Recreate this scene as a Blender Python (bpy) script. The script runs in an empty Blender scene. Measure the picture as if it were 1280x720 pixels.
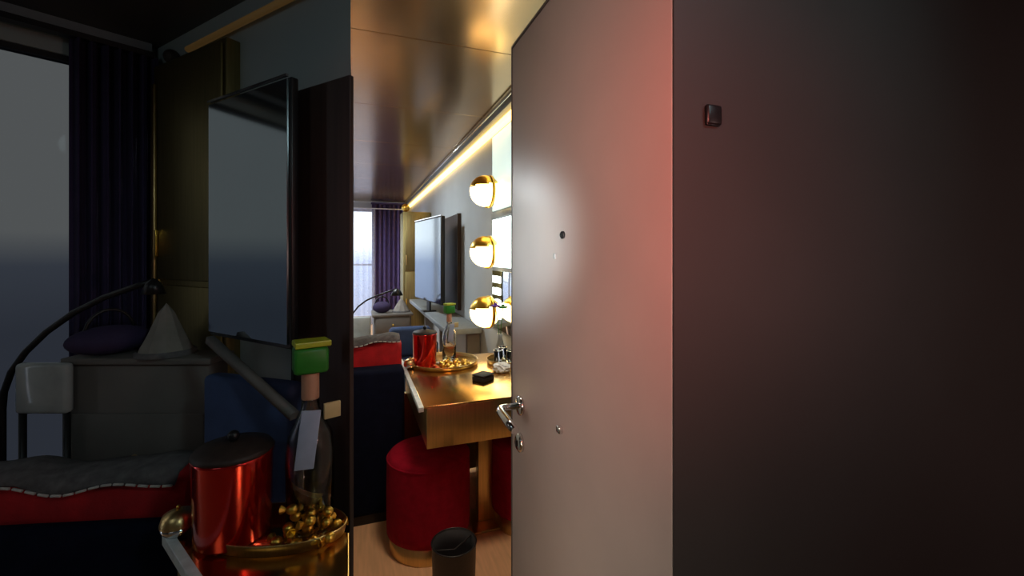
import bpy, bmesh, math, random
from mathutils import Vector, Matrix

random.seed(7)
sc = bpy.context.scene
COL = sc.collection
PI = math.pi

# ------------------------------------------------------------------ camera
F, HZ, H = 540.0, 318.0, 1.41            # focal length in px, horizon row, eye height
TH = math.atan(195.0 / F)                # the long wall runs along +Y; the camera is turned right of it
CT, ST = math.cos(TH), math.sin(TH)
cd = bpy.data.cameras.new('camera')
cam = bpy.data.objects.new('camera', cd)
COL.objects.link(cam)
cam.location = (0, 0, H)
cam.rotation_euler = (PI / 2, 0, -TH)
cd.sensor_width = 36
cd.lens = 36 * F / 1280
cd.shift_y = -(360 - HZ) / 1280
cd.clip_start = 0.02
sc.camera = cam

# ------------------------------------------------------------------ world, lights, exposure
sc.view_settings.view_transform = 'Standard'
sc.view_settings.look = 'None'
sc.view_settings.exposure = 0.0
sc.view_settings.gamma = 1.0
sc.view_settings.use_curve_mapping = False

w = bpy.data.worlds.new('overcast_sky')
sc.world = w
w.use_nodes = True
nt = w.node_tree
nt.nodes.clear()
tc = nt.nodes.new('ShaderNodeTexCoord')
sx = nt.nodes.new('ShaderNodeSeparateXYZ')
rp = nt.nodes.new('ShaderNodeValToRGB')
bg = nt.nodes.new('ShaderNodeBackground')
wo = nt.nodes.new('ShaderNodeOutputWorld')
mr = nt.nodes.new('ShaderNodeMapRange')
mr.inputs['From Min'].default_value = -0.3
mr.inputs['From Max'].default_value = 0.3
nt.links.new(tc.outputs['Generated'], sx.inputs[0])
nt.links.new(sx.outputs['Z'], mr.inputs['Value'])
nt.links.new(mr.outputs[0], rp.inputs[0])
nt.links.new(rp.outputs[0], bg.inputs[0])
nt.links.new(bg.outputs[0], wo.inputs[0])
cr = rp.color_ramp
cr.elements[0].position, cr.elements[0].color = 0.30, (0.25, 0.29, 0.40, 1)
cr.elements[1].position, cr.elements[1].color = 0.56, (0.92, 0.97, 1.0, 1)
e = cr.elements.new(0.47); e.color = (0.36, 0.42, 0.56, 1)
bg.inputs[1].default_value = 2.9


def lamp(name, kind, loc, energy, color, target=None, **kw):
    d = bpy.data.lights.new(name, kind)
    d.energy, d.color = energy, color
    for k, v in kw.items():
        setattr(d, k, v)
    o = bpy.data.objects.new(name, d)
    COL.objects.link(o)
    o.location = loc
    if target is not None:
        o.rotation_euler = (Vector(target) - Vector(loc)).to_track_quat('-Z', 'Y').to_euler()
    return o


# added unseen fills for vanity, lounge, door, wall and alcove; red corridor lamp
lamp('vanity_fill', 'SPOT', (0.36, 1.45, 2.43), 50, (1.0, 0.82, 0.66), (0.42, 1.95, 0.3),
     spot_size=1.3, spot_blend=0.8, shadow_soft_size=0.16)  # added unseen fill for table, pouf and floor
lamp('lounge_fill', 'AREA', (-0.34, 5.0, 2.42), 34, (0.86, 0.95, 1.0), (0.3, 5.2, 0), size=0.3)  # added fill light, kept out of view
lamp('door_strip_fill', 'AREA', (-1.0, -0.70, 1.20), 1.35, (1.0, 0.80, 0.64), (0.42, 0.80, 1.12),
     shape='RECTANGLE', size=0.10, size_y=1.8, spread=0.50)  # added unseen strip fill that brightens the door evenly
lamp('corridor_red_lamp', 'SPOT', (0.09, -0.12, 1.60), 22, (1.0, 0.15, 0.12), (0.42, 0.68, 1.50),
     spot_size=1.30, spot_blend=1.0, shadow_soft_size=0.05)
lamp('door_glare_fill', 'SPOT', (-0.30, 0.0, 1.45), 120.0, (0.76, 0.97, 1.0), (0.42, 1.13, 1.44),
     spot_size=0.40, spot_blend=1.0, shadow_soft_size=0.05)  # added unseen spot imitating lens glare on the door
lamp('wall_cool_fill', 'SPOT', (0.80, -0.75, 2.40), 22, (0.70, 0.95, 1.0), (0.50, 0.44, 1.75),
     spot_size=1.0, spot_blend=1.0, shadow_soft_size=0.1)  # added cool fill for the upper left of the dark wall
lamp('wall_warm_fill', 'SPOT', (1.5, -0.85, 1.3), 15, (1.0, 0.62, 0.56), (1.25, 0.49, 1.3),
     spot_size=2.0, spot_blend=1.0, shadow_soft_size=0.1)  # added warm fill lifting the far end of the dark wall
lamp('alcove_fill', 'AREA', (-1.0, 0.15, 2.2), 1.3, (0.80, 0.96, 1.0), (-0.75, 1.6, 1.5), size=0.5)  # added weak fill so the alcove walls and screen show


# ------------------------------------------------------------------ helpers
def W(L, D, z):
    """point from lateral / depth offsets of the viewing direction"""
    return Vector((L * CT + D * ST, -L * ST + D * CT, z))


def P(px, py, D):
    return W((px - 640) / F * D, D, H + (HZ - py) / F * D)


MATS = {}


def mat(name, col, rough=0.5, metal=0.0, noise=0.0, nscale=20, bump=0.0, bscale=60, emit=None, estr=0.0,
        trans=0.0, coat=0.0, stretch=None, spec=0.5, alpha=1.0, ior=1.45, sheen=0.0):
    m = bpy.data.materials.new(name)
    m.use_nodes = True
    n, l = m.node_tree.nodes, m.node_tree.links
    b = n['Principled BSDF']
    b.inputs['Base Color'].default_value = (*col, 1)
    b.inputs['Roughness'].default_value = rough
    b.inputs['Metallic'].default_value = metal
    b.inputs['Specular IOR Level'].default_value = spec
    b.inputs['Transmission Weight'].default_value = trans
    b.inputs['IOR'].default_value = ior
    b.inputs['Coat Weight'].default_value = coat
    b.inputs['Sheen Weight'].default_value = sheen
    b.inputs['Alpha'].default_value = alpha
    if emit:
        b.inputs['Emission Color'].default_value = (*emit, 1)
        b.inputs['Emission Strength'].default_value = estr
    t = n.new('ShaderNodeTexCoord')
    vec = t.outputs['Object']
    if stretch:
        mp = n.new('ShaderNodeMapping')
        mp.inputs['Scale'].default_value = stretch
        l.new(vec, mp.inputs['Vector'])
        vec = mp.outputs[0]
    if noise:
        nz = n.new('ShaderNodeTexNoise')
        nz.inputs['Scale'].default_value = nscale
        nz.inputs['Detail'].default_value = 5
        l.new(vec, nz.inputs['Vector'])
        r = n.new('ShaderNodeValToRGB')
        r.color_ramp.elements[0].color = (*[max(0, c * (1 - noise)) for c in col], 1)
        r.color_ramp.elements[1].color = (*[min(1, c * (1 + noise)) for c in col], 1)
        r.color_ramp.elements[0].position = 0.3
        r.color_ramp.elements[1].position = 0.7
        l.new(nz.outputs[0], r.inputs[0])
        l.new(r.outputs[0], b.inputs['Base Color'])
    if bump:
        nb = n.new('ShaderNodeTexNoise')
        nb.inputs['Scale'].default_value = bscale
        nb.inputs['Detail'].default_value = 4
        l.new(vec, nb.inputs['Vector'])
        bp = n.new('ShaderNodeBump')
        bp.inputs['Strength'].default_value = bump
        bp.inputs['Distance'].default_value = 0.01
        l.new(nb.outputs[0], bp.inputs['Height'])
        l.new(bp.outputs[0], b.inputs['Normal'])
    MATS[name] = m
    return m


def glass_pane(name, tint, gloss=0.06):
    """window glass: tinted see-through with a little clear reflection"""
    m = bpy.data.materials.new(name)
    m.use_nodes = True
    n, l = m.node_tree.nodes, m.node_tree.links
    n.clear()
    o = n.new('ShaderNodeOutputMaterial')
    t = n.new('ShaderNodeBsdfTransparent'); t.inputs[0].default_value = (*tint, 1)
    g = n.new('ShaderNodeBsdfGlossy'); g.inputs['Roughness'].default_value = 0.02
    x = n.new('ShaderNodeMixShader'); x.inputs[0].default_value = gloss
    l.new(t.outputs[0], x.inputs[1]); l.new(g.outputs[0], x.inputs[2]); l.new(x.outputs[0], o.inputs[0])
    MATS[name] = m
    return m


mat('door_paint', (0.46, 0.40, 0.37), 0.38, noise=0.04, nscale=6, bump=0.03, bscale=8)
mat('door_edge', (0.10, 0.095, 0.09), 0.4)
mat('wall_grey', (0.40, 0.42, 0.42), 0.6, noise=0.05, nscale=3)
mat('wall_dark', (0.043, 0.039, 0.037), 0.55, noise=0.15, nscale=2.2)
mat('wall_alcove', (0.31, 0.355, 0.345), 0.65, noise=0.06, nscale=3)
mat('ceiling_bronze', (0.42, 0.265, 0.13), 0.20, metal=0.9, noise=0.07, nscale=2.5)
mat('ceiling_dark', (0.06, 0.058, 0.055), 0.4)
mat('floor_tan', (0.82, 0.47, 0.24), 0.45, noise=0.10, nscale=7, stretch=(8, 0.8, 1))
mat('brass', (0.72, 0.50, 0.21), 0.34, metal=1.0, noise=0.10, nscale=14, stretch=(14, 14, 0.4))
mat('brass_top', (0.62, 0.38, 0.13), 0.20, metal=1.0, noise=0.08, nscale=8)
mat('brass_dark', (0.30, 0.24, 0.10), 0.45, metal=1.0, noise=0.15, nscale=10, stretch=(10, 10, 0.4))
mat('gold', (0.78, 0.48, 0.08), 0.3, metal=1.0, noise=0.05)
mat('chrome', (0.78, 0.78, 0.77), 0.12, metal=1.0, noise=0.03)
mat('edge_metal', (0.74, 0.80, 0.79), 0.35, metal=0.1, noise=0.15, nscale=40)
mat('red_velvet', (0.29, 0.003, 0.018), 0.9, spec=0.2, noise=0.15, nscale=30, bump=0.1, bscale=300)
mat('red_fabric', (0.48, 0.008, 0.012), 0.8, noise=0.2, nscale=18, bump=0.2, bscale=200)
mat('throw_grey', (0.13, 0.12, 0.12), 0.9, noise=0.3, nscale=40, bump=0.3, bscale=150)
mat('fringe', (0.60, 0.56, 0.52), 0.9, noise=0.1)
mat('navy', (0.006, 0.008, 0.020), 0.95, spec=0.08, noise=0.2, nscale=20, bump=0.1, bscale=250)
mat('purple', (0.13, 0.09, 0.22), 0.85, noise=0.15, nscale=10, bump=0.1, bscale=120)
mat('purple_dark', (0.045, 0.030, 0.085), 0.85, noise=0.15, nscale=10, bump=0.1, bscale=120)
mat('sheer', (0.78, 0.80, 0.90), 0.9, noise=0.05, alpha=0.28)
mat('screen', (0.20, 0.23, 0.24), 0.08, metal=1.0, noise=0.04, nscale=2)
mat('screen_mirror', (0.62, 0.70, 0.72), 0.08, metal=1.0, noise=0.04, nscale=2)
mat('black', (0.010, 0.010, 0.011), 0.35, noise=0.1)
mat('black_matt', (0.016, 0.015, 0.016), 0.7, noise=0.2)
mat('bin_brown', (0.026, 0.021, 0.019), 0.5, noise=0.1, bump=0.1, bscale=120)
mat('wood_dark', (0.034, 0.021, 0.016), 0.55, noise=0.3, nscale=6, stretch=(10, 10, 0.6))
mat('desk_grey', (0.15, 0.135, 0.12), 0.6, noise=0.08, nscale=8)
mat('rail_grey', (0.22, 0.24, 0.25), 0.45, noise=0.08)
mat('blue', (0.035, 0.065, 0.16), 0.85, noise=0.15, nscale=14, bump=0.15, bscale=200)
mat('pale_gloss', (0.42, 0.45, 0.44), 0.15, noise=0.2, nscale=7, coat=0.5)
mat('red_metal', (0.62, 0.012, 0.010), 0.16, metal=0.75, coat=0.6, noise=0.05)
mat('opal', (0.95, 0.93, 0.88), 0.3, emit=(1.0, 0.72, 0.30), estr=6.0)
mat('led_warm', (1, 0.8, 0.4), 0.5, emit=(1.0, 0.62, 0.17), estr=4.5)
mat('led_dim', (0.2, 0.13, 0.05), 0.5, emit=(1.0, 0.55, 0.16), estr=0.03)
mat('led_cool', (0.9, 1, 1), 0.5, emit=(0.86, 1.0, 0.97), estr=3.2)
mat('led_pale', (0.7, 0.85, 0.8), 0.3, emit=(0.72, 0.92, 0.86), estr=0.75)
mat('mirror', (0.88, 0.92, 0.91), 0.03, metal=1.0, noise=0.02)
mat('clear_glass', (0.95, 0.98, 0.97), 0.03, trans=1.0)
mat('green', (0.028, 0.22, 0.024), 0.4, noise=0.15)
mat('lime', (0.42, 0.50, 0.03), 0.4, noise=0.1)
mat('peach', (0.52, 0.28, 0.17), 0.5, noise=0.1)
mat('label_blue', (0.34, 0.41, 0.54), 0.5, noise=0.1)
mat('cream', (0.58, 0.47, 0.22), 0.5, noise=0.1)
mat('beige', (0.26, 0.23, 0.20), 0.8, noise=0.15)
mat('white_paper', (0.85, 0.85, 0.83), 0.7, noise=0.05, bump=0.3, bscale=40)
mat('violet', (0.16, 0.02, 0.42), 0.6, noise=0.2)
mat('frame_white', (0.62, 0.63, 0.66), 0.5, noise=0.05)
glass_pane('window_glass', (0.95, 0.97, 1.0))
glass_pane('dimming_glass', (0.172, 0.174, 0.174), 0.003)  # dimness of the alcove window is put into this tint


class MB:
    """collects shapes into one mesh"""

    def __init__(self):
        self.bm = bmesh.new()

    def box(self, x0, x1, y0, y1, z0, z1, bev=0.0, seg=2, M=None):
        b = bmesh.new()
        bmesh.ops.create_cube(b, size=1)
        for v in b.verts:
            v.co = Vector(((v.co.x + .5) * (x1 - x0) + x0, (v.co.y + .5) * (y1 - y0) + y0, (v.co.z + .5) * (z1 - z0) + z0))
        if bev:
            bmesh.ops.bevel(b, geom=list(b.edges), offset=bev, segments=seg, profile=0.5, affect='EDGES')
            if seg > 1:
                for f in b.faces:
                    f.smooth = True
        return self._join(b, M)

    def prism(self, pts, z0, z1, bev=0.0, M=None):
        """vertical prism over a ground polygon"""
        b = bmesh.new()
        lo = [b.verts.new((p[0], p[1], z0)) for p in pts]
        hi = [b.verts.new((p[0], p[1], z1)) for p in pts]
        n = len(pts)
        b.faces.new(lo[::-1]); b.faces.new(hi)
        for i in range(n):
            b.faces.new((lo[i], lo[(i + 1) % n], hi[(i + 1) % n], hi[i]))
        bmesh.ops.recalc_face_normals(b, faces=b.faces)
        if bev:
            bmesh.ops.bevel(b, geom=list(b.edges), offset=bev, segments=2, profile=0.5, affect='EDGES')
        return self._join(b, M)

    def lathe(self, prof, seg=32, M=None, smooth=True):
        b = bmesh.new()
        rings = []
        for r, z in prof:
            if r < 1e-6:
                rings.append([b.verts.new((0, 0, z))])
            else:
                rings.append([b.verts.new((r * math.cos(2 * PI * i / seg), r * math.sin(2 * PI * i / seg), z)) for i in range(seg)])
        for a, c in zip(rings, rings[1:]):
            for i in range(seg):
                j = (i + 1) % seg
                if len(a) == 1 and len(c) == 1:
                    continue
                if len(a) == 1:
                    f = b.faces.new((a[0], c[i], c[j]))
                elif len(c) == 1:
                    f = b.faces.new((a[i], a[j], c[0]))
                else:
                    f = b.faces.new((a[i], a[j], c[j], c[i]))
                f.smooth = smooth
        bmesh.ops.recalc_face_normals(b, faces=b.faces)
        return self._join(b, M)

    def ball(self, c, r, sx=1, sy=1, sz=1, u=24, v=14, M=None):
        b = bmesh.new()
        bmesh.ops.create_uvsphere(b, u_segments=u, v_segments=v, radius=r)
        for q in b.verts:
            q.co = Vector((q.co.x * sx, q.co.y * sy, q.co.z * sz)) + Vector(c)
        for f in b.faces:
            f.smooth = True
        return self._join(b, M)

    def tube(self, pts, r, seg=10, M=None, closed=False):
        b = bmesh.new()
        pts = [Vector(p) for p in pts]
        n = len(pts)
        rad = r if isinstance(r, (list, tuple)) else [r] * n
        rings, nrm = [], None
        for i, p in enumerate(pts):
            a = pts[(i - 1) % n] if closed else pts[max(i - 1, 0)]
            c = pts[(i + 1) % n] if closed else pts[min(i + 1, n - 1)]
            t = (c - a).normalized()
            if nrm is None:
                nrm = t.orthogonal().normalized()
            nrm = (nrm - t * nrm.dot(t)).normalized()
            bi = t.cross(nrm)
            rings.append([b.verts.new(p + (nrm * math.cos(2 * PI * k / seg) + bi * math.sin(2 * PI * k / seg)) * rad[i]) for k in range(seg)])
        for i in range(n if closed else n - 1):
            a, c = rings[i], rings[(i + 1) % n]
            for k in range(seg):
                f = b.faces.new((a[k], a[(k + 1) % seg], c[(k + 1) % seg], c[k])); f.smooth = True
        if not closed:
            b.faces.new(rings[0][::-1]); b.faces.new(rings[-1])
        bmesh.ops.recalc_face_normals(b, faces=b.faces)
        return self._join(b, M)

    def _join(self, b, M):
        if M is not None:
            b.transform(M)
        me = bpy.data.meshes.new('tmp')
        b.to_mesh(me); b.free()
        self.bm.from_mesh(me)
        bpy.data.meshes.remove(me)
        return self

    def build(self, name, m, parent=None, loc=None, rz=0):
        me = bpy.data.meshes.new(name)
        self.bm.to_mesh(me); self.bm.free()
        me.materials.append(MATS[m])
        o = bpy.data.objects.new(name, me)
        COL.objects.link(o)
        if parent is not None:
            o.parent = parent
        if loc is not None:
            o.location = loc
            o.rotation_euler.z = rz
        return o


def thing(name, label, cat, loc=(0, 0, 0), rz=0, group=None):
    o = bpy.data.objects.new(name, None)
    COL.objects.link(o)
    o.location = loc
    o.rotation_euler = (0, 0, rz)
    o.empty_display_size = 0.1
    tag(o, label, cat, group)
    return o


def tag(o, label, cat, group=None):
    o['label'] = label
    o['category'] = cat
    if group:
        o['group'] = group
    return o


def struct(o):
    o['kind'] = 'structure'
    return o


def sempty(name, loc=(0, 0, 0), rz=0):
    o = bpy.data.objects.new(name, None)
    COL.objects.link(o)
    o.location = loc
    o.rotation_euler.z = rz
    o['kind'] = 'structure'
    return o


def dup(root, loc, rz=0, label=None):
    r = root.copy(); COL.objects.link(r)
    r.location = loc; r.rotation_euler = (0, 0, rz)
    if label:
        r['label'] = label
    for ch in list(root.children):
        c = ch.copy(); COL.objects.link(c); c.parent = r
        for g in list(ch.children):
            d = g.copy(); COL.objects.link(d); d.parent = c
    return r


def RX(a): return Matrix.Rotation(a, 4, 'X')
def RY(a): return Matrix.Rotation(a, 4, 'Y')
def RZ(a): return Matrix.Rotation(a, 4, 'Z')
def T(x, y, z): return Matrix.Translation((x, y, z))


WX = 1.08        # inner face of the vanity wall
ZC = 2.48        # ceiling of the lounge
YB = 9.25        # window wall of the lounge
XL = -2.3        # left wall of the entrance
XQ = -0.55       # left wall of the lounge

# ------------------------------------------------------------------ the shell
struct(MB().box(XL - .1, 2.4, -1.0, 2.27, -0.08, 0).box(XQ - .1, WX + .1, 2.27, YB + .1, -0.08, 0).build('floor', 'floor_tan'))
c = sempty('ceiling', (0, 0, ZC))
struct(MB().box(XL - .1, 2.4, -1.0, 2.27, 0.012, 0.10).box(XQ - .1, WX + .1, 2.27, YB + .1, 0.012, 0.10).build('ceiling_slab', 'ceiling_dark', c))
pm = None
ys = [-1.0 + 1.06 * i for i in range(10)]
for i in range(len(ys)):
    for x0, x1 in ((-0.57, -0.03), (-0.03, 1.12)):
        y1 = min(ys[i] + 1.06, YB)
        MB().box(x0 + .002, x1 - .002, ys[i] + .002, y1 - .002, 0, 0.011, bev=0.0015, seg=1).build('ceiling_panel', 'ceiling_bronze', c)

struct(MB().box(WX, WX + .1, 0.50, YB, 0, ZC).build('wall_right', 'wall_grey'))
struct(MB().box(XL - .1, XL, -1.0, 1.30, 0, ZC).build('wall_entrance', 'wall_grey'))
y0s, y1s = 5.9, 9.0
b = MB().box(XQ - .1, XQ, 2.30, y0s, 0, ZC).box(XQ - .1, XQ, y1s, YB, 0, ZC)
b.box(XQ - .1, XQ, y0s, y1s, 0, .10).box(XQ - .1, XQ, y0s, y1s, 2.34, ZC)
struct(b.build('wall_left', 'wall_grey'))
w3 = sempty('added_window_3', (XQ - .05, 0, 0))  # added unseen window, brightens the reflection in the tilted screen
b = MB()
for yy in (y0s, 7.42, y1s - .06):
    b.box(-.03, .03, yy, yy + .06, .10, 2.34)
b.box(-.03, .03, y0s, y1s, .10, .16).box(-.03, .03, y0s, y1s, 2.28, 2.34)
b.build('window_frame', 'frame_white', w3)
MB().box(-.004, .004, y0s + .03, 7.43, .13, 2.31).build('pane', 'window_glass', w3)
MB().box(-.004, .004, 7.47, y1s - .03, .13, 2.31).build('pane', 'window_glass', w3)
struct(MB().box(XL - .1, 2.4, -1.1, -1.0, 0, ZC).build('wall_rear', 'wall_grey'))
# front wall beside the door, its dark colour imitating an enlarged dimmed door (the door is hinged on its left end)
HX, HY = 0.421, 0.4945
fw = struct(MB().prism([(HX, HY), (2.4, HY), (2.4, HY + .055), (HX + .046, HY + .055), (HX + .046, HY + .003), (HX, HY + .003)], 0, ZC).build('wall_front', 'wall_dark'))
struct(MB().box(2.3, 2.4, -1.0, HY - .001, 0, ZC).build('wall_corridor', 'wall_dark'))
# window wall of the lounge: piers, head and sill around the opening
x0w, x1w, z0w, z1w = -.50, 0.40, 0.10, 2.34
b = MB()
b.box(XQ, x0w, YB, YB + .1, 0, ZC).box(x1w, WX + .1, YB, YB + .1, 0, ZC)
b.box(x0w, x1w, YB, YB + .1, z1w, ZC).box(x0w, x1w, YB, YB + .1, 0, z0w)
struct(b.build('wall_back', 'wall_grey'))
wd = sempty('window_1', (0, YB + .05, 0))
b = MB()
for xx in (x0w, x1w - .06):
    b.box(xx, xx + .06, -.03, .03, z0w, z1w)
b.box(x0w, x1w, -.03, .03, z0w, z0w + .06).box(x0w, x1w, -.03, .03, z1w - .06, z1w)
b.box(x0w, x1w, -.02, .02, 1.18, 1.22)
b.build('window_frame', 'frame_white', wd)
MB().box(x0w + .03, x1w - .03, -.006, .006, z0w + .03, z1w - .03).build('pane', 'window_glass', wd)

# soffit strip above the vanity wall with the warm light line
b = MB().box(WX - .10, WX, 2.55, YB, ZC - .045, ZC)
struct(b.build('trim_1', 'rail_grey'))
struct(MB().tube([(WX - .135, 2.5, ZC - .022), (WX - .135, YB, ZC - .022)], 0.007, 8).build('trim_2', 'chrome'))
o = MB().box(WX - .055, WX - .002, 2.45, YB - .02, ZC - .085, ZC - .047, bev=.006).build('cove_light', 'led_warm')
tag(o, 'long warm yellow light strip where the vanity wall meets the ceiling', 'light strip')
struct(MB().box(WX - .012, WX, 1.2, YB, 0, 0.10).build('baseboard_right', 'brass'))

# ------------------------------------------------------------------ the open entrance door
d = sempty('door_1', (HX, HY, 0))
DH, DW = 2.0, 0.672
MB().box(0, .042, 0.004, DW, 0.008, DH, bev=.003).build('door_leaf', 'door_paint', d)
b = MB().box(-.0015, .0435, 0.004, DW + .0015, DH - .001, DH + .007).box(-.0012, .0432, DW - .004, DW + .003, 0.008, DH)
b.build('door_edge', 'door_edge', d)
lv = MB().tube([(-.004, .60, 1.0), (-.050, .60, 1.0), (-.062, .592, 1.0), (-.066, .575, .999), (-.064, .52, .992), (-.060, .48, .985)],
               [.009, .009, .0105, .0115, .0115, .0105], 14)
lv = lv.build('lever_handle', 'chrome', d)
MB().lathe([(0, 0), (.026, 0), (.026, .006), (.02, .009), (0, .009)], 28, M=T(0, .60, 1.0) @ RY(-PI / 2)).build('rose', 'chrome', lv)
lk = MB().lathe([(0, 0), (.025, 0), (.025, .008), (.018, .012), (0, .012)], 28, M=T(0, .60, .90) @ RY(-PI / 2)).build('lock_cylinder', 'chrome', d)
MB().box(-.016, -.010, .597, .603, .892, .908).build('keyhole', 'black', lk)
vw = MB().lathe([(0.004, 0.0), (.0085, 0), (.0085, .004), (.006, .006), (.004, .003)], 20, M=T(0, .345, 1.452) @ RY(-PI / 2)).build('viewer', 'black', d)
MB().ball((-.001, .345, 1.452), .0045, u=12, v=8).build('viewer_lens', 'clear_glass', vw)
MB().box(-.010, 0, .345, .362, 1.022, 1.037, bev=.002).build('latch_stud', 'chrome', d)
MB().box(-.004, 0, .380, .388, 1.400, 1.412, bev=.001).build('screw_plate', 'pale_gloss', d)

# added dark square on the dark wall, an enlarged copy of the door viewer
b = MB().box(-.014, .014, -.008, 0, -.015, .015, bev=.004)
p = b.build('viewer_copy', 'black', None, (0, 0, 0))
# on the front face of the wall: solve px 889
k = (889 - 640) / F
yy = HY
xx = yy * (ST + k * CT) / (CT - k * ST)
p.location = (xx, yy, H + (HZ - 145) / F * (xx * ST + yy * CT))
tag(p, 'added black square repeating the door viewer on the dark wall right of the door', 'wall fitting')

# ------------------------------------------------------------------ lounge, far end
def curtain(name, x0, x1, z0, z1, depth, waves, m, parent, n=90, y=0):
    b = bmesh.new()
    fr, bk = [], []
    for i in range(n + 1):
        t = i / n
        x = x0 + (x1 - x0) * t
        yo = y + depth * math.sin(2 * PI * waves * t) + .3 * depth * math.sin(2 * PI * waves * 2.3 * t + 1)
        for lst, off in ((fr, -.004), (bk, .004)):
            lst.append([b.verts.new((x, yo + off, z)) for z in (z0, z0 + (z1 - z0) * .5, z1)])
    for i in range(n):
        for j in range(2):
            f = b.faces.new((fr[i][j], fr[i + 1][j], fr[i + 1][j + 1], fr[i][j + 1])); f.smooth = True
            f = b.faces.new((bk[i + 1][j], bk[i][j], bk[i][j + 1], bk[i + 1][j + 1])); f.smooth = True
        b.faces.new((fr[i][2], fr[i + 1][2], bk[i + 1][2], bk[i][2]))
        b.faces.new((fr[i + 1][0], fr[i][0], bk[i][0], bk[i + 1][0]))
    for e_ in (0, n):
        b.faces.new((fr[e_][0], fr[e_][1], fr[e_][2], bk[e_][2], bk[e_][1], bk[e_][0]))
    bmesh.ops.recalc_face_normals(b, faces=b.faces)
    q = MB(); q._join(b, None)
    return q.build(name, m, parent)


cu = thing('curtain', 'deep purple floor-length curtain right of the bright far window', 'curtain', (0, YB - .14, 0))
curtain('drape', 0.30, 0.93, 0.01, 2.42, .045, 7, 'purple', cu)
MB().box(.28, .96, -.03, .03, 2.42, 2.46).build('heading', 'purple_dark', cu)
sh = thing('sheer_curtain', 'white see-through curtain across the bright far window', 'curtain', (0, YB - .26, 0))
curtain('sheer_drape', -.53, 0.36, 0.01, 2.30, .03, 8, 'sheer', sh, 160)
MB().tube([(-.54, 0, 2.32), (1.0, 0, 2.32)], .012).build('rail', 'frame_white', sh)

# gold pillar cabinet
g = thing('gold_cabinet', 'tall gold cabinet standing between purple curtain and tilted screen', 'cabinet', (0, 6.6, 0))
MB().box(.66, 1.07, 0, .45, 0, 2.05, bev=.008).build('body', 'brass_dark', g)
dr = MB().box(.69, 1.05, -.016, -.001, .06, 1.15, bev=.004).build('door', 'brass_dark', g)
MB().box(.70, .715, -.035, -.016, .6, .75, bev=.003).build('handle', 'gold', dr)
dr = MB().box(.69, 1.05, -.016, -.001, 1.17, 2.0, bev=.004).build('door', 'brass_dark', g)
MB().box(.70, .715, -.035, -.016, 1.25, 1.4, bev=.003).build('handle', 'brass', dr)
MB().ball((.70, .05, 2.11), .06, u=16, v=10).build('finial', 'gold', g)

# dark panel on the vanity wall
pn = thing('wall_panel', 'dark brown wooden panel fixed to the vanity wall behind the screen', 'panel', (WX - .001, 0, 0))
MB().box(-.03, 0, 4.62, 6.05, .80, 1.86, bev=.004).build('board', 'wood_dark', pn)
MB().box(-.04, -.03, 4.62, 4.66, .80, 1.86, bev=.002).build('edge_strip', 'wood_dark', pn)

# desk ledge along the wall
dk = thing('wall_desk', 'long grey shelf desk along the vanity wall under the screen', 'desk', (0, 0, 0))
MB().box(.74, WX - .013, 3.75, 6.5, .70, .75, bev=.006).build('worktop', 'rail_grey', dk)
for yy in (3.85, 5.2, 6.4):
    MB().box(.95, WX - .013, yy - .03, yy + .03, 0, .699).build('support', 'desk_grey', dk)

# tilted screen on the desk
tr, tl = P(553, 300, 4.57), P(520, 300, 5.44)
mid = (tr + tl) / 2
ang = math.atan2(tr.y - tl.y, tr.x - tl.x)
wd2 = (tr - tl).length / 2
tv = thing('screen', 'tall glossy flat screen angled on the long wall desk', 'screen', (mid.x, mid.y, .75), ang)
MB().box(-wd2, wd2, -.012, .03, .12, 1.07, bev=.005).build('casing', 'black', tv)
MB().box(-wd2 + .014, wd2 - .014, -.016, -.012, .134, 1.056).build('display', 'screen', tv)
MB().box(-wd2, wd2, -.018, .0, 1.071, 1.080).build('top_bezel', 'chrome', tv)
MB().box(-.05, .05, 0.0, .02, .01, .13).box(-.06, .06, -.07, .08, 0, .015, bev=.004).build('stand', 'black', tv)

# grey cabinet with things on it
gc = thing('low_cabinet', 'low grey cabinet in front of the purple curtain', 'cabinet', (0, 5.4, 0))
MB().box(.20, .64, 0, .42, .04, .66, bev=.008).build('body', 'desk_grey', gc)
MB().box(.18, .66, -.02, .44, .66, .69, bev=.006).build('top', 'desk_grey', gc)
for zz in (.07, .27, .47):
    q = MB().box(.22, .62, -.014, -.001, zz, zz + .17, bev=.004).build('drawer', 'desk_grey', gc)
    MB().ball((.42, -.022, zz + .09), .012, u=10, v=6).build('knob', 'gold', q)
hb = thing('handbag', 'dark purple soft bag lying on the low grey cabinet', 'bag', (.30, 5.55, .69))
MB().ball((0, 0, .07), .11, 1, .7, .64).build('body', 'purple_dark', hb)
MB().tube([(.08 * math.cos(a), 0, .10 + .10 * math.sin(a)) for a in [PI * i / 12 for i in range(13)]], .007).build('handle', 'black', hb)
hd = thing('folded_napkin', 'beige folded cloth cone standing beside the dark purple bag', 'napkin', (.535, 5.58, .69))
MB().lathe([(.105, 0), (.10, .02), (.07, .075), (.03, .14), (0, .17)], 10, smooth=False).build('cone', 'beige', hd)
MB().lathe([(.11, 0), (.11, .012), (.10, .02)], 20).build('band', 'throw_grey', hd)

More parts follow.
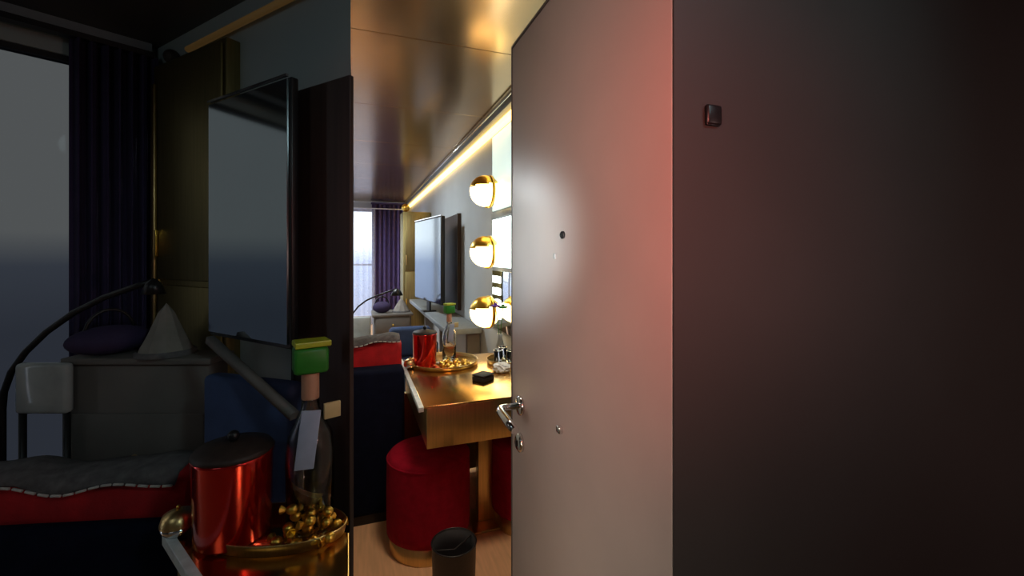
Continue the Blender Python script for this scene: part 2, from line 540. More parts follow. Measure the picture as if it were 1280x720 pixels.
# arc floor lamp
al = thing('arc_lamp', 'thin black arc floor lamp curving up in front of the bright window', 'lamp', (-.12, 4.9, 0))
pts = [(0, 0, .03), (0, 0, .45)]
for px, py in ((438.5, 404), (441, 392), (448, 383), (458, 375.5), (470, 370), (484, 365), (496, 361)):
    v = P(px, py, 4.62)
    pts.append((v.x + .12, v.y - 4.9, v.z))
pts[1] = (pts[2][0] - .005, pts[2][1] - .02, .55)
MB().tube(pts, .009, 10).build('arc_pole', 'black', al)
MB().lathe([(0, 0), (.06, 0), (.06, .02), (.02, .035), (0, .035)], 28).build('base', 'black', al)
v = Vector(pts[-1])
MB().lathe([(.015, 0), (.04, -.02), (.065, -.07), (.060, -.07), (.035, -.02), (.01, -.01)], 20, M=T(*v)).build('lamp_shade', 'black', al)

# pale glossy chair under the arc
pc = thing('acrylic_chair', 'pale glossy moulded chair between arc lamp and low grey cabinet', 'chair', (.03, 5.05, 0), 0)
MB().box(-.13, .13, -.16, .16, .40, .44, bev=.015).build('seat', 'pale_gloss', pc)
MB().box(-.13, .13, .13, .17, .44, .70, bev=.018, seg=3).build('backrest', 'pale_gloss', pc)
for sx_ in (-.11, .11):
    for sy_ in (-.13, .13):
        MB().tube([(sx_, sy_, .40), (sx_ * 1.05, sy_ * 1.05, 0)], [.014, .010]).build('leg', 'chrome', pc)

# blue bench
bb = thing('blue_armchair', 'blue upholstered armchair tucked in front of the long desk', 'armchair', (.50, 4.15, 0))
MB().box(-.20, .20, -.24, .24, .10, .42, bev=.05, seg=3).build('seat', 'blue', bb)
MB().box(-.20, .20, .12, .25, .42, .70, bev=.04, seg=3).build('backrest', 'blue', bb)
MB().box(.12, .21, -.22, .12, .40, .62, bev=.03, seg=3).build('armrest', 'blue', bb)
for sx_ in (-.15, .15):
    for sy_ in (-.18, .18):
        MB().tube([(sx_, sy_, .12), (sx_, sy_, 0)], [.02, .014]).build('leg', 'black', bb)

# ------------------------------------------------------------------ navy sofa seen from its back
def cushion_strip(name, L, dep, z0, z1, m, parent, sag=.015, n=24, y=0, x0=0, waves=2.5):
    """soft upright cushion row with an uneven top"""
    b = bmesh.new()
    rows = []
    for i in range(n + 1):
        t = i / n
        x = x0 + L * t
        zt = z1 + sag * math.sin(waves * 2 * PI * t) - (.03 if i in (0, n) else 0)
        sq = .72 if i in (0, n) else 1
        ring = []
        for k in range(12):
            a = 2 * PI * k / 12
            ca, sa = math.cos(a), math.sin(a)
            yy_ = math.copysign(abs(ca) ** .5, ca) * dep / 2 * sq
            zz_ = (z0 + zt) / 2 + math.copysign(abs(sa) ** .5, sa) * (zt - z0) / 2
            ring.append(b.verts.new((x, y + yy_, zz_)))
        rows.append(ring)
    for r0, r1 in zip(rows, rows[1:]):
        for k in range(12):
            f = b.faces.new((r0[k], r0[(k + 1) % 12], r1[(k + 1) % 12], r1[k])); f.smooth = True
    b.faces.new(rows[0][::-1]); b.faces.new(rows[-1])
    bmesh.ops.recalc_face_normals(b, faces=b.faces)
    q = MB(); q._join(b, None)
    return q.build(name, m, parent)


def sofa(label, loc, rz, L, ht, bt=.14, dep=.62, group=None):
    s = thing('sofa', label, 'sofa', loc, rz, group)
    MB().box(-L, 0, 0, bt, .05, ht, bev=.02, seg=3).build('back', 'navy', s)
    MB().box(-L, 0, bt, dep, .05, .42, bev=.03, seg=3).build('seat_base', 'navy', s)
    MB().box(-.12, 0, bt + .003, dep, .42, .60, bev=.03, seg=3).build('armrest', 'navy', s)
    MB().box(-L + .02, -.02, .02, dep - .02, 0, .05).build('plinth', 'black', s)
    return s


def sofa_top(loc, rz, L, z0, z1, lab_c, lab_t):
    c_ = thing('back_cushion', lab_c, 'cushion', loc, rz)
    cushion_strip('cover', L, .13, 0, z1 - z0, 'red_fabric', c_, x0=-L, y=.0, sag=.008)
    t_ = thing('throw', lab_t, 'throw', (loc[0], loc[1], loc[2]), rz)
    n = 30
    b = bmesh.new()
    rows = []
    for i in range(n + 1):
        t = i / n
        x = -L * .97 * t - .01
        zt = z1 - z0 + .008 + .008 * math.sin(2.5 * 2 * PI * (1 - t)) + .004 * math.sin(31 * t)
        pr = [(-.070 - .003 * math.sin(40 * t), zt - .030 - .006 * math.sin(25 * t)), (-.05, zt - .004), (0, zt + .004), (.05, zt - .004), (.072, zt - .05)]
        rows.append([b.verts.new((x, y_, z_)) for y_, z_ in pr] + [b.verts.new((x, y_ * .93, z_ - .006)) for y_, z_ in pr[::-1]])
    for r0, r1 in zip(rows, rows[1:]):
        for k in range(10):
            f = b.faces.new((r0[k], r0[(k + 1) % 10], r1[(k + 1) % 10], r1[k])); f.smooth = True
    b.faces.new(rows[0]); b.faces.new(rows[-1][::-1])
    bmesh.ops.recalc_face_normals(b, faces=b.faces)
    q = MB(); q._join(b, None)
    q.build('cloth', 'throw_grey', t_)
    q = MB()
    for i in range(n):
        p0, p1 = i / n, (i + .75) / n
        f = lambda t: (-L * .97 * t - .01, -.077, z1 - z0 - .022 + .008 * math.sin(5 * PI * (1 - t)) - .006 * math.sin(25 * t))
        q.tube([f(p0), f(p1)], .0035, 6)
    q.build('fringe', 'fringe', t_)
    return c_


s1 = sofa('dark navy sofa left of the brass vanity table seen from behind', (.245, 2.36, 0), 0, .78, .80)
sofa_top((.245, 2.58, .605), 0, .77, .605, .94, 'red bolster cushion along the back of the navy sofa by the vanity table',
         'grey fringed throw over the red bolster beside the vanity table')

# ------------------------------------------------------------------ vanity table
vt = thing('vanity_table', 'brass vanity table with deep apron and pale metal left edge', 'table', (0, 0, 0))
MB().box(.275, WX - .013, 1.885, 2.78, .742, .750, bev=.002).build('tabletop', 'brass_top', vt)
MB().box(.29, WX - .013, 1.895, 2.76, .560, .741, bev=.003).build('apron', 'brass', vt)
MB().box(.252, .274, 1.872, 2.78, .733, .7545, bev=.002).build('edge_strip', 'edge_metal', vt)
MB().box(.262, .93, 2.71, 2.75, .03, .559, bev=.003).build('gap_panel', 'brass_dark', vt)  # added dark panel covering the bright gap under the table
MB().box(.60, .70, 2.18, 2.23, 0.012, .559, bev=.003).build('leg', 'brass', vt)
MB().box(.95, 1.06, 2.55, 2.60, 0.0, .559, bev=.003).build('leg', 'brass', vt)
MB().box(.56, .74, 2.10, 2.31, 0, .012, bev=.003).build('foot', 'brass', vt)


def pouf(label, loc, r=.2, h=.45, grp=None):
    t = thing('pouf', label, 'stool', loc, 0, grp)
    MB().lathe([(0, .085), (r, .085), (r * 1.005, .12), (r * 1.01, h * .6), (r, h - .045), (r * .985, h - .018), (r * .94, h - .003), (r * .85, h), (0, h + .006)], 56).build('seat', 'red_velvet', t)
    MB().tube([(r * .985 * math.cos(2 * PI * i / 56), r * .985 * math.sin(2 * PI * i / 56), h - .022) for i in range(56)], .005, 8, closed=True).build('piping', 'red_velvet', t)
    MB().lathe([(0, 0), (r * .93, 0), (r * .935, .005), (r * .935, .084), (0, .084)], 56).build('base_ring', 'brass', t)
    return t


v = W((536 - 640) / F * 2.13, 2.13, 0)
pouf('round red velvet pouf with gold base under the brass table left end', (v.x, v.y, 0), .2)
v = W((668 - 640) / F * 2.33, 2.33, 0)
pouf('second red velvet pouf half hidden behind the open door', (.868, v.y, 0), .195)

# waste bin
v = W((567.5 - 640) / F * 1.64, 1.64, 0)
bn = thing('waste_bin', 'small round dark brown waste bin on the floor before the pouf', 'bin', (v.x, v.y, 0))
MB().lathe([(0, 0), (.072, 0), (.075, .005), (.084, .315), (.0855, .318), (.084, .321), (.080, .319), (.071, .01), (0, .01)], 40).build('body', 'bin_brown', bn)
MB().tube([(.0835 * math.cos(2 * PI * i / 40), .0835 * math.sin(2 * PI * i / 40), .319) for i in range(40)], .003, 8, closed=True).build('rim', 'black', bn)
MB().lathe([(0, .012), (.079, .26), (.081, .315), (.0795, .316), (.077, .26), (.01, .02)], 24).build('liner', 'black_matt', bn)
MB().tube([(-.078, -.015, .312), (0, -.01, .296), (.078, .03, .312)], .0025, 6).build('handle', 'bin_brown', bn)

# ------------------------------------------------------------------ table-top things (shared builders)
def tray(label, loc, r, sy=1.0, rz=0, m='brass_top'):
    t = thing('tray', label, 'tray', loc, rz)
    S = Matrix.Diagonal((1, sy, 1, 1))
    MB().lathe([(0, .0), (r * .97, 0), (r * .97, .004), (0, .004)], 56, M=S).build('plate', m, t)
    MB().lathe([(r * .965, .004), (r * .99, .022), (r * 1.0, .024), (r * 1.005, .021), (r * .975, .0), (r * .965, .0)], 56, M=S).build('rim', 'brass', t)
    return t


def bucket(label, loc, r, h):
    t = thing('ice_bucket', label, 'bucket', loc)
    MB().lathe([(0, 0), (r * .93, 0), (r * .95, .004), (r, h * .97), (r * 1.02, h), (r * .97, h), (r * .92, .01), (0, .01)], 40).build('body', 'red_metal', t)
    MB().lathe([(r * .995, h), (r * 1.03, h + .003), (r * .95, h + .012), (r * .4, h + .022), (0, h + .024)], 40).build('lid', 'wood_dark', t)
    MB().ball((0, 0, h + .034), r * .16, u=14, v=10).build('knob', 'black', t)
    return t


def bottle(label, loc, k, rz=0):
    t = thing('bottle', label, 'bottle', loc, rz)
    MB().lathe([(0, 0), (.032 * k, 0), (.036 * k, .006 * k), (.037 * k, .12 * k), (.033 * k, .15 * k), (.014 * k, .19 * k), (.012 * k, .235 * k), (.010 * k, .235 * k),
                (.0115 * k, .19 * k), (.030 * k, .148 * k), (.033 * k, .118 * k), (.032 * k, .01 * k), (0, .01 * k)], 32).build('body', 'clear_glass', t)
    MB().lathe([(.0128 * k, .205 * k), (.0135 * k, .207 * k), (.0135 * k, .245 * k), (.0128 * k, .247 * k)], 24).build('neck_foil', 'peach', t)
    cp = MB().box(-.026 * k, .026 * k, -.02 * k, .02 * k, .248 * k, .290 * k, bev=.006 * k).build('stopper', 'green', t)
    MB().prism([(-.024 * k, -.022 * k), (.030 * k, -.018 * k), (.026 * k, .022 * k), (-.026 * k, .018 * k)], .2905 * k, .300 * k, bev=.002 * k).build('stopper_top', 'lime', cp)
    MB().box(-.040 * k, -.012 * k, -.0375 * k, -.034 * k, .105 * k, .195 * k, bev=.001 * k, M=RY(.12)).build('paper_tag', 'label_blue', t)
    MB().box(.012 * k, .038 * k, -.030 * k, -.024 * k, .175 * k, .200 * k, bev=.001 * k, M=RZ(.2)).build('tag', 'cream', t)
    return t


def sweets(center, r, n, k, label, group, sy=1.0, z=0.004):
    """a small heap of gold wrapped sweets lying on a tray"""
    proto = None
    rnd = random.Random(n * 13 + int(k * 100))
    spots = []
    tries = 0
    layer = 0
    while len(spots) < n and tries < 4000:
        tries += 1
        a, q = rnd.random() * 2 * PI, r * math.sqrt(rnd.random()) * (1 if layer == 0 else .6)
        x, y = q * math.cos(a), q * math.sin(a) * sy
        if all(abs(zz - (z + .0105 * k + layer * .020 * k)) > .01 * k or (x - u) ** 2 + (y - v_) ** 2 > (.030 * k) ** 2 for u, v_, zz in spots):
            spots.append((x, y, z + .0105 * k + layer * .0195 * k))
        if tries % 700 == 699:
            layer += 1
    for i, (x, y, zz) in enumerate(spots):
        if proto is None:
            proto = thing('wrapped_sweet', label, 'sweet', (0, 0, 0), 0, group)
            MB().ball((0, 0, 0), .0115 * k, 1.1, 1, .9, 12, 8).build('foil_ball', 'gold', proto)
            MB().lathe([(.002 * k, 0), (.010 * k, .012 * k), (.009 * k, .012 * k), (.001 * k, .001 * k)], 8, M=T(.011 * k, 0, 0) @ RY(PI / 2), smooth=False).build('twist', 'gold', proto)
            o_ = proto
            o_.location = (center[0] + x, center[1] + y, center[2] + zz)
            o_.rotation_euler = (0, 0, rnd.random() * 6)
        else:
            dup(proto, (center[0] + x, center[1] + y, center[2] + zz), rnd.random() * 6)


def trinket(label, loc, r):
    t = thing('trinket_box', label, 'trinket box', loc)
    MB().lathe([(0, 0), (r * .7, 0), (r * .98, r * .35), (r, r * .62), (0, r * .62)], 28).build('bowl', 'chrome', t)
    MB().lathe([(r * 1.02, r * .63), (r * 1.02, r * .72), (r * .85, r * 1.25), (r * .3, r * 1.52), (0, r * 1.56)], 28).build('lid', 'brass', t)
    MB().ball((0, 0, r * 1.66), r * .13, u=10, v=8).build('knob', 'gold', t)
    return t


TZ = .7505
tcx = W((555 - 640) / F * 2.62, 2.62, TZ)
tray('large round gold tray at the far left end of the vanity table', tcx, .205)
v = W((531 - 640) / F * 2.545, 2.545, TZ + .0045)
bucket('red metal ice bucket on the round tray of the vanity table', v, .070, .190)
v = W((561.5 - 640) / F * 2.66, 2.66, TZ + .0045)
bottle('clear bottle with green and lime stopper on the vanity table tray', v, 1.18, .3)
v = W((568 - 640) / F * 2.56, 2.56, TZ)
sweets(v, .085, 16, 1.05, 'gold foil wrapped sweet heaped on the vanity table tray', 'gold sweets on the vanity tray')
v = W((507.5 - 640) / F * 2.50, 2.50, TZ + .004)
trinket('little round gold and silver box at the left edge of the vanity table', (.296, v.y + .0, TZ), .036)

# black case, crumpled tissue, silver tray with tumblers, vase imitating mirror reflections
v = P(604, 475, 2.27)
bx = thing('case', 'small flat black square case lying on the vanity table', 'case', (v.x, v.y, TZ), .6)
MB().box(-.045, .045, -.04, .04, 0, .022, bev=.004).build('base', 'black_matt', bx)
MB().box(-.036, .036, -.031, .031, .022, .024).build('inlay', 'purple_dark', bx)
MB().box(-.046, .046, -.041, .041, .0245, .034, bev=.004).build('lid', 'black_matt', bx)
v = P(627, 464, 2.44)
ts = thing('tissue', 'crumpled white tissue on the vanity table near the door edge', 'tissue', (v.x, v.y, TZ))
b = bmesh.new()
bmesh.ops.create_icosphere(b, subdivisions=3, radius=.05)
rn = random.Random(3)
for q in b.verts:
    q.co = q.co * (1 + rn.uniform(-.22, .22))
    q.co.z = max(0, q.co.z * .55 + .02)
q_ = MB(); q_._join(b, None)
q_.build('crumple', 'white_paper', ts)
v = P(634, 450, 2.66)
tray('round silver tray of tumblers on the vanity table beside the door', (v.x, v.y, TZ), .125, m='chrome')
gl = None
for i, (dx, dy) in enumerate(((-.065, -.02), (-.01, .055), (.005, -.06), (.06, .0))):
    if gl is None:
        gl = thing('tumbler', 'clear glass tumbler standing on the round silver tray', 'glass', (v.x + dx, v.y + dy, TZ + .0045), 0, 'tumblers on the silver tray')
        MB().lathe([(0, 0), (.022, 0), (.028, .075), (.026, .075), (.0205, .006), (0, .006)], 24).build('body', 'clear_glass', gl)
        MB().lathe([(.0282, .073), (.0288, .075), (.026, .0765), (.0255, .0745)], 24).build('rim', 'chrome', gl)
    else:
        dup(gl, (v.x + dx, v.y + dy, TZ + .0045))
v = P(633, 440, 2.86)
fl = thing('reflection_vase', 'added vase with violet and green blooms imitating mirror reflections under the lowest lamp', 'vase', (v.x - .03, 2.745, TZ))
MB().lathe([(0, 0), (.024, 0), (.030, .04), (.014, .10), (.018, .13), (.015, .13), (.011, .10), (0, .02)], 24).build('body', 'pale_gloss', fl)
for (dx, dz, m_) in ((-.032, .31, 'violet'), (.02, .30, 'green')):
    st = MB().tube([(0, 0, .06), (dx * .4, 0, .18), (dx, 0, dz)], .0025, 6).build('stem', 'green', fl)
    b = MB()
    for k in range(7):
        a = 2 * PI * k / 7
        b.ball((dx + .018 * math.cos(a), .018 * math.sin(a), dz + .006), .015, 1, 1, .5, 8, 6)
    b.ball((dx, 0, dz + .012), .014, u=8, v=6)
    b.build('bloom', m_, st)

# ------------------------------------------------------------------ sconces and lit mirror
SX, SY = .935, 3.20


def sconce(label, z):
    t = thing('wall_lamp', label, 'lamp', (SX, SY, z), 0, 'globe lamps beside the lit mirror')
    MB().ball((0, 0, 0), .118, u=32, v=20).build('globe', 'opal', t)
    # brass band standing around the globe, brass hood over its top, arm and plate to the wall
    b = MB()
    n = 48
    bm_ = bmesh.new()
    rr = []
    for i in range(n):
        a = 2 * PI * i / n
        rr.append([bm_.verts.new((x_, r_ * math.cos(a), r_ * math.sin(a))) for x_, r_ in ((.024, .117), (.024, .126), (.048, .123), (.048, .112))])
    for i in range(n):
        p_, q_ = rr[i], rr[(i + 1) % n]
        for k_ in range(4):
            bm_.faces.new((p_[k_], p_[(k_ + 1) % 4], q_[(k_ + 1) % 4], q_[k_])).smooth = True
    bmesh.ops.recalc_face_normals(bm_, faces=bm_.faces)
    b._join(bm_, None)
    b.build('band', 'gold', t)
    hood = bmesh.new()
    bmesh.ops.create_uvsphere(hood, u_segments=40, v_segments=28, radius=.122)
    dl = [q for q in hood.verts if q.co.z < .040 + .15 * q.co.x]
    bmesh.ops.delete(hood, geom=dl, context='VERTS')
    for f_ in hood.faces:
        f_.smooth = True
    bmesh.ops.solidify(hood, geom=hood.faces, thickness=.004)
    h_ = MB(); h_._join(hood, None)
    h_.build('hood', 'gold', t)
    MB().lathe([(0, -.012), (.022, -.010), (.022, 0), (0, .002)], 20, M=T(.02, 0, -.117)).build('finial', 'gold', t)
    MB().tube([(.115, 0, 0), (.132, 0, 0)], .014).box(.125, .143, -.05, .05, -.07, .07, bev=.006).build('wall_plate', 'brass', t)
    return t


sconce('topmost of three round white lamps in brass bands beside the mirror', 1.896)
sconce('middle of three round white lamps in brass bands beside the mirror', 1.43)
sconce('lowest of three round white lamps in brass bands beside the mirror', .967)

mi = thing('lit_mirror', 'tall narrow backlit mirror between the globe lamps and the open door', 'mirror', (WX - .001, 0, 0))
MB().box(-.02, 0, 2.20, 3.40, .80, ZC - .10, bev=.003).build('back_plate', 'rail_grey', mi)
MB().box(-.03, -.021, 2.25, 3.38, 1.76, ZC - .115, bev=.002).build('upper_panel', 'led_pale', mi)
MB().box(-.034, -.021, 2.25, 3.40, 1.70, 1.745, bev=.004).build('clamp', 'rail_grey', mi)
MB().box(-.03, -.021, 2.25, 3.38, 1.31, 1.69, bev=.002).build('middle_panel', 'led_cool', mi)
MB().box(-.03, -.021, 2.25, 3.38, .82, 1.28, bev=.002).build('mirror_glass', 'mirror', mi)
for i in range(4):
    MB().box(-.036, -.0305, 3.20, 3.36, .90 + i * .095, .955 + i * .095, bev=.004).build('glitter_cell', 'led_cool', mi)  # glowing blocks imitating glitter on the lower mirror

# ------------------------------------------------------------------ added side alcove on the left, imitating an enlarged dimmed repeat of the lounge
K0 = (-1.442, 1.75)                           # corner between its window wall and its side wall (lateral, depth)
WDIR = (-.658, -.753)                         # window wall runs this way from the corner
RE = (-.4295, 1.15)                           # right end of the side wall


def ab(t, off=0.0):
    """point along the alcove window wall, off = towards the room"""
    L_, D_ = K0[0] + WDIR[0] * t, K0[1] + WDIR[1] * t
    return L_ + .753 * off, D_ - .658 * off


def quad(pts, z0, z1):
    return [tuple(W(p_[0], p_[1], 0).xy) for p_ in pts]


def slab(b, pts, z0, z1):
    return b.prism(quad(pts, z0, z1), z0, z1)


ZA = 2.24
# side wall of the alcove
q = (RE[0] - K0[0], RE[1] - K0[1])
ql = math.hypot(*q); q = (q[0] / ql, q[1] / ql)
nn = (-q[1], q[0])                           # pointing away from the viewer
if nn[1] < 0:
    nn = (-nn[0], -nn[1])
ext = (RE[0] * 1.045, RE[1] * 1.045)
struct(slab(MB(), [K0, RE, ext, (K0[0] + nn[0] * .05, K0[1] + nn[1] * .05)], 0, ZC).build('wall_alcove', 'wall_alcove'))
# wall closing the lounge behind the alcove
e0 = W(*ext, 0)
struct(MB().box(XQ - .1, -.04, 2.24, 2.30, 0, ZC).build('wall_middle', 'wall_grey'))
struct(MB().prism([(e0.x, e0.y), (e0.x - .03, e0.y + .0), (-.07, 2.239), (-.034, 2.239)], 0, ZC).build('wall_end', 'wall_grey'))
# window wall with opening between t=.17 and t=.85
tw0, tw1, zw0, zw1 = .205, 1.25, .55, 2.13
b = MB()
T0 = 1.55


def ws(b, ta, tb, z0, z1, o0=-.06, o1=0.0):
    return slab(b, [ab(ta, o1), ab(tb, o1), ab(tb, o0), ab(ta, o0)], z0, z1)


ws(b, 0, tw0, 0, ZC); ws(b, tw1, T0, 0, ZC); ws(b, tw0, tw1, 0, zw0); ws(b, tw0, tw1, zw1, ZC)
struct(b.build('wall_window', 'wall_alcove'))
w2 = sempty('window_2')
b = MB()
ws(b, tw0, tw0 + .03, zw0, zw1, -.05, -.01); ws(b, tw1 - .03, tw1, zw0, zw1, -.05, -.01)
ws(b, tw0, tw1, zw0, zw0 + .03, -.05, -.01); ws(b, tw0, tw1, zw1 - .02, zw1, -.05, -.01)
b.build('window_frame', 'black_matt', w2)
ws(MB(), tw0 + .02, tw1 - .02, zw0 + .02, zw1 - .02, -.034, -.028).build('pane', 'dimming_glass', w2)
# lowered dark ceiling of the alcove
cp_ = [W(*p_, 0).xy for p_ in (K0, (RE[0], RE[1]))] + [Vector((-.004, .3)), Vector((-.004, -.9)), Vector((XL + .02, -.9)), W(*ab(T0), 0).xy]
struct(MB().prism([tuple(p_) for p_ in cp_], ZA, ZA + .05).build('ceiling_alcove', 'ceiling_dark'))
ws_ = MB(); ws(ws_, 0.02, 1.2, ZA - .045, ZA - .001, 0.001, .05)
struct(ws_.build('trim_3', 'rail_grey'))

# alcove curtain
cw = thing('curtain', 'dark purple curtain beside the dim window at far left', 'curtain')
b = bmesh.new()
n = 70
fr, bk = [], []
for i in range(n + 1):
    t = .245 * i / n + .005
    off = .075 + .022 * math.sin(i * .62) + .008 * math.sin(i * 1.4)
    for lst, dd in ((fr, .004), (bk, -.004)):
        L_, D_ = ab(t, off + dd)
        lst.append([b.verts.new(W(L_, D_, z)) for z in (.02, 2.17)])
for i in range(n):
    for (A, B_) in ((fr, fr), (bk, bk)):
        f = b.faces.new((A[i][0], A[i + 1][0], A[i + 1][1], A[i][1])); f.smooth = True
    b.faces.new((fr[i][1], fr[i + 1][1], bk[i + 1][1], bk[i][1]))
    b.faces.new((fr[i][0], fr[i + 1][0], bk[i + 1][0], bk[i][0]))
for i in (0, n):
    b.faces.new((fr[i][0], fr[i][1], bk[i][1], bk[i][0]))
bmesh.ops.recalc_face_normals(b, faces=b.faces)
q_ = MB(); q_._join(b, None); q_.build('drape', 'purple_dark', cw)
ws_ = MB(); ws(ws_, .02, 1.0, 2.17, 2.19, .06, .10); ws_.build('rail', 'black', cw)


def facing(name, label, cat, px0, px1, D0, D1, group=None):
    """Empty between two ground points, its X axis running from the left one to the right one"""
    a_, b_ = W((px0 - 640) / F * D0, D0, 0), W((px1 - 640) / F * D1, D1, 0)
    m_ = (a_ + b_) / 2
    t = thing(name, label, cat, (m_.x, m_.y, 0), math.atan2(b_.y - a_.y, b_.x - a_.x), group)
    return t, (b_ - a_).length / 2


def zat(py, D):
    return H + (HZ - py) / F * D


# gold pillar cabinet in the alcove
g, hw = facing('gold_cabinet', 'narrow dark gold cabinet between the dim curtain and dim screen', 'cabinet', 192, 283, 1.62, 1.39)
zt = zat(60, 1.47)
MB().box(-hw, hw, 0, .05, 0, zt, bev=.004).build('body', 'brass_dark', g)
dr = MB().box(-hw + .05, hw - .012, -.010, -.001, .05, 1.30, bev=.003).build('door', 'brass_dark', g)
MB().box(-hw + .055, -hw + .063, -.02, -.010, 1.0, 1.12, bev=.002).build('handle', 'gold', dr)
dr = MB().box(-hw + .05, hw - .012, -.010, -.001, 1.32, zt - .02, bev=.003).build('door', 'brass_dark', g)
MB().box(-hw + .055, -hw + .063, -.02, -.010, 1.4, 1.5, bev=.002).build('handle', 'gold', dr)
MB().box(-hw + .004, -hw + .03, -.012, -.001, .5, zt - .07, bev=.003).build('side_trim', 'brass', g)
MB().ball((-hw + .09, .02, zt + .026), .027, u=16, v=10).build('finial', 'wood_dark', g)

# warm cove line in the alcove
b = MB()
A_, B_ = W(*[K0[i] + (RE[i] - K0[i]) * .27 - nn[i] * .02 for i in (0, 1)], 2.155), W(*[K0[i] + (RE[i] - K0[i]) * .99 - nn[i] * .02 for i in (0, 1)], 2.155)
b.tube([A_, B_], .011, 10)
tag(b.build('cove_light', 'led_dim'), 'faint warm light strip high on the dim side wall at upper left', 'light strip')

# dim screen
tv2, hw = facing('screen', 'large dim glossy screen in front of the side wall at left', 'screen', 262, 364, 1.235, 1.04)
zb, ztv = zat(428, 1.13), H + .43
MB().box(-hw, hw, 0, .02, zb, ztv, bev=.004).build('casing', 'black', tv2)
MB().box(-hw + .005, hw - .010, -.005, -.0005, zb + .012, ztv - .006).build('display', 'screen_mirror', tv2)
MB().box(-hw, hw - .01, -.007, 0, ztv + .0005, ztv + .006).build('top_bezel', 'chrome', tv2)
MB().box(-.05, .05, .0205, .05, zb + .3, zb + .5, bev=.003).box(-.02, .02, .05, .142, zb + .38, zb + .42).build('wall_bracket', 'black', tv2)
# dark panel right of it
dp, hw = facing('wall_panel', 'tall dark brown wooden panel right of the dim screen', 'panel', 366, 437.2, 1.13, 1.02)
MB().prism([(-hw, 0), (hw, 0), (hw, .012), (-hw, .012)], 0, H + .425, bev=.002).build('board', 'wood_dark', dp)
MB().box(-hw, -hw + .012, -.006, -.0005, 0, H + .425, bev=.002).build('edge_strip', 'black_matt', dp)
MB().box(-hw * .9, hw * .9, -.03, .03, 0, .02).build('foot', 'black', dp)

# chest with things on it
ch, hw = facing('low_cabinet', 'broad dark grey chest under the dim window and curtain', 'cabinet', 84, 262, 1.31, 1.31)
zt = zat(447, 1.31)
MB().box(-hw, hw, 0, .10, .04, zt - .02, bev=.006).build('body', 'desk_grey', ch)
MB().box(-hw - .01, hw + .01, -.012, .105, zt - .02, zt, bev=.004).build('top', 'desk_grey', ch)
for k in range(3):
    q = MB().box(-hw + .012, hw - .012, -.010, -.001, .08 + k * .29, .08 + k * .29 + .27, bev=.003).build('drawer', 'desk_grey', ch)
    MB().ball((0, -.016, .08 + k * .29 + .14), .01, u=10, v=6).build('knob', 'brass', q)
v = P(138, 440, 1.36)
hb2 = thing('handbag', 'black soft bag lying on the dark grey chest', 'bag', (v.x, v.y, zt), .6)
MB().ball((0, 0, .045), .10, 1.05, .55, .45).build('body', 'purple_dark', hb2)
MB().tube([(.06 * math.cos(a), 0, .06 + .08 * math.sin(a)) for a in [PI * i / 12 for i in range(13)]], .005).build('handle', 'black', hb2)
v = P(208, 440, 1.36)
n2 = thing('folded_napkin', 'dim beige folded cloth cone on the dark grey chest', 'napkin', (v.x, v.y, zt))
MB().lathe([(.075, 0), (.072, .015), (.05, .06), (.022, .13), (0, .16)], 10, smooth=False).build('cone', 'beige', n2)
MB().lathe([(.08, 0), (.08, .01), (.072, .016)], 20).build('band', 'throw_grey', n2)

# arc lamp in the alcove
p0 = W((3 - 640) / F * 1.32, 1.32, 0)
al2 = thing('arc_lamp', 'thin black arc lamp curving across the dim window at far left', 'lamp', (p0.x, p0.y, 0))
pts = [(0, 0, .02), (0, 0, .5)]
for px, py in ((3, 512), (5, 490), (14, 465), (32, 440), (58, 415), (92, 391), (130, 372), (170, 358), (192, 351)):
    v = P(px, py, 1.32) - p0
    pts.append(tuple(v))
MB().tube(pts, .009, 10).build('arc_pole', 'black', al2)
MB().lathe([(0, 0), (.05, 0), (.05, .015), (.015, .025), (0, .025)], 28).build('base', 'black', al2)
MB().lathe([(.008, .005), (.02, -.008), (.032, -.04), (.029, -.04), (.017, -.008), (.006, 0)], 20, M=T(*pts[-1])).build('lamp_shade', 'black', al2)

# pale chair, blue chair, grey bar imitating a desk edge
pc2, hw = facing('acrylic_chair', 'dim pale glossy chair under the arc of the far left lamp', 'chair', 16, 82, 1.27, 1.27)
zt2 = zat(455, 1.27)
MB().box(-hw, hw, 0, .03, zt2 - .15, zt2, bev=.012, seg=3).build('backrest', 'pale_gloss', pc2)
MB().box(-hw, hw, -.03, .10, .60, .63, bev=.01).build('seat', 'pale_gloss', pc2)
for sx_ in (-hw + .012, hw - .012):
    MB().tube([(sx_, .015, zt2 - .14), (sx_, .015, 0)], .009).build('leg', 'black', pc2)
    MB().tube([(sx_, -.02, .61), (sx_, -.025, 0)], .009).build('leg', 'black', pc2)
bl, hw = facing('blue_armchair', 'dim blue upholstered chair back behind the dim red bucket', 'armchair', 252, 362, 1.15, 1.06)
zt2 = zat(476, 1.10)
MB().box(-hw, hw, 0, .05, .45, zt2, bev=.015, seg=3).build('backrest', 'blue', bl)
MB().box(-hw, hw, -.10, .0, .38, .46, bev=.015, seg=3).build('seat', 'blue', bl)
for sx_ in (-hw + .02, hw - .02):
    MB().tube([(sx_, .025, .46), (sx_, .025, 0)], .012).build('leg', 'black', bl)
    MB().tube([(sx_, -.08, .40), (sx_, -.08, 0)], .012).build('leg', 'black', bl)
A_, B_ = P(262, 424, 1.15), P(368, 520, 0.98)
rl = MB().tube([A_, B_], .013, 4)
tag(rl.build('desk_edge_bar', 'desk_grey'), 'sloping grey bar imitating a desk front edge before the dim blue chair', 'rail')

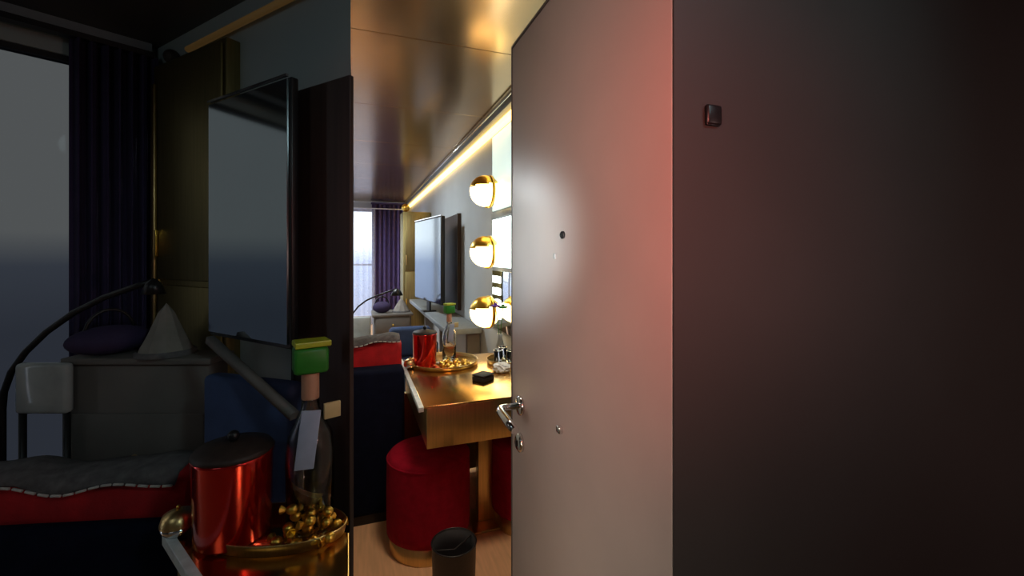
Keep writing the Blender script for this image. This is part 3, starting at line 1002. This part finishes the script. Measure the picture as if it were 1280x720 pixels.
# alcove sofa
a0 = W((228 - 640) / F * 1.055, 1.055, 0)
a1 = W((-120 - 640) / F * 1.0, 1.0, 0)
rz = math.atan2(a0.y - a1.y, a0.x - a1.x)
s2 = sofa('dim dark navy sofa back at lower far left', (a0.x, a0.y, 0), rz, .95, zat(655, 1.055), .05, .21)
a2 = W((244 - 640) / F * 1.185, 1.185, 0)
sofa_top((a2.x, a2.y, .605), rz, .90, .605, zat(578, 1.185), 'dim red bolster cushion at lower far left', 'dim grey fringed throw along the top of the far left red bolster')

# alcove table, tray and things on it
ZT = .79
k = lambda px, D: tuple(W((px - 640) / F * D, D, 0).xy)
tp = [k(215, .965), k(250, .833), k(286, .74), (-.0095, .70), (-.0145, 1.03), k(330, 1.02)]
st = thing('side_table', 'dim gold topped side table with pale metal edge at lower left', 'table')
MB().prism(tp, ZT - .012, ZT, bev=.002).build('tabletop', 'brass_top', st)
cx = sum(p_[0] for p_ in tp) / 6; cy = sum(p_[1] for p_ in tp) / 6
tin = [(cx + (p_[0] - cx) * .93, cy + (p_[1] - cy) * .93) for p_ in tp]
MB().prism(tin, ZT - .15, ZT - .013).build('apron', 'brass_dark', st)
e0_, e1_ = Vector((*tp[0], ZT - .004)), Vector((*tp[2], ZT - .004))
dv = (e1_ - e0_).normalized(); pv = Vector((-dv.y, dv.x, 0)) * -1
MB().prism([tuple((e0_).xy), tuple((e1_).xy), tuple((e1_ + pv * .018).xy), tuple((e0_ + pv * .018).xy)], ZT - .02, ZT + .004, bev=.001).build('edge_strip', 'edge_metal', st)
for p_ in tin[:1] + tin[2:5]:
    x_, y_ = cx + (p_[0] - cx) * .9, cy + (p_[1] - cy) * .9
    MB().tube([(x_, y_, ZT - .15), (x_, y_, 0)], .012).build('leg', 'brass_dark', st)
tl_ = W((343 - 640) / F * .96, .96, ZT + .0005)
tray('dim oval gold tray on the side table at lower left', tl_, .158, .50, -TH)
v = W((292 - 640) / F * .955, .955, ZT + .005)
bucket('dim red metal ice bucket on the oval tray at lower left', v, .078, .180)
v = W((388 - 640) / F * .985, .985, ZT + .005)
bottle('dim clear bottle with green stopper on the oval tray at lower left', v, 1.40, .2)
v = W((385 - 640) / F * .930, .930, ZT + .001)
sweets(v, .072, 16, 1.0, 'dim gold foil wrapped sweet on the oval tray at lower left', 'gold sweets on the dim tray', sy=.45)
v = W((219 - 640) / F * .955, .955, ZT)
trinket('dim round gold and silver box at the corner of the dim side table', (v.x + .006, v.y - .0, ZT + .0045), .034)
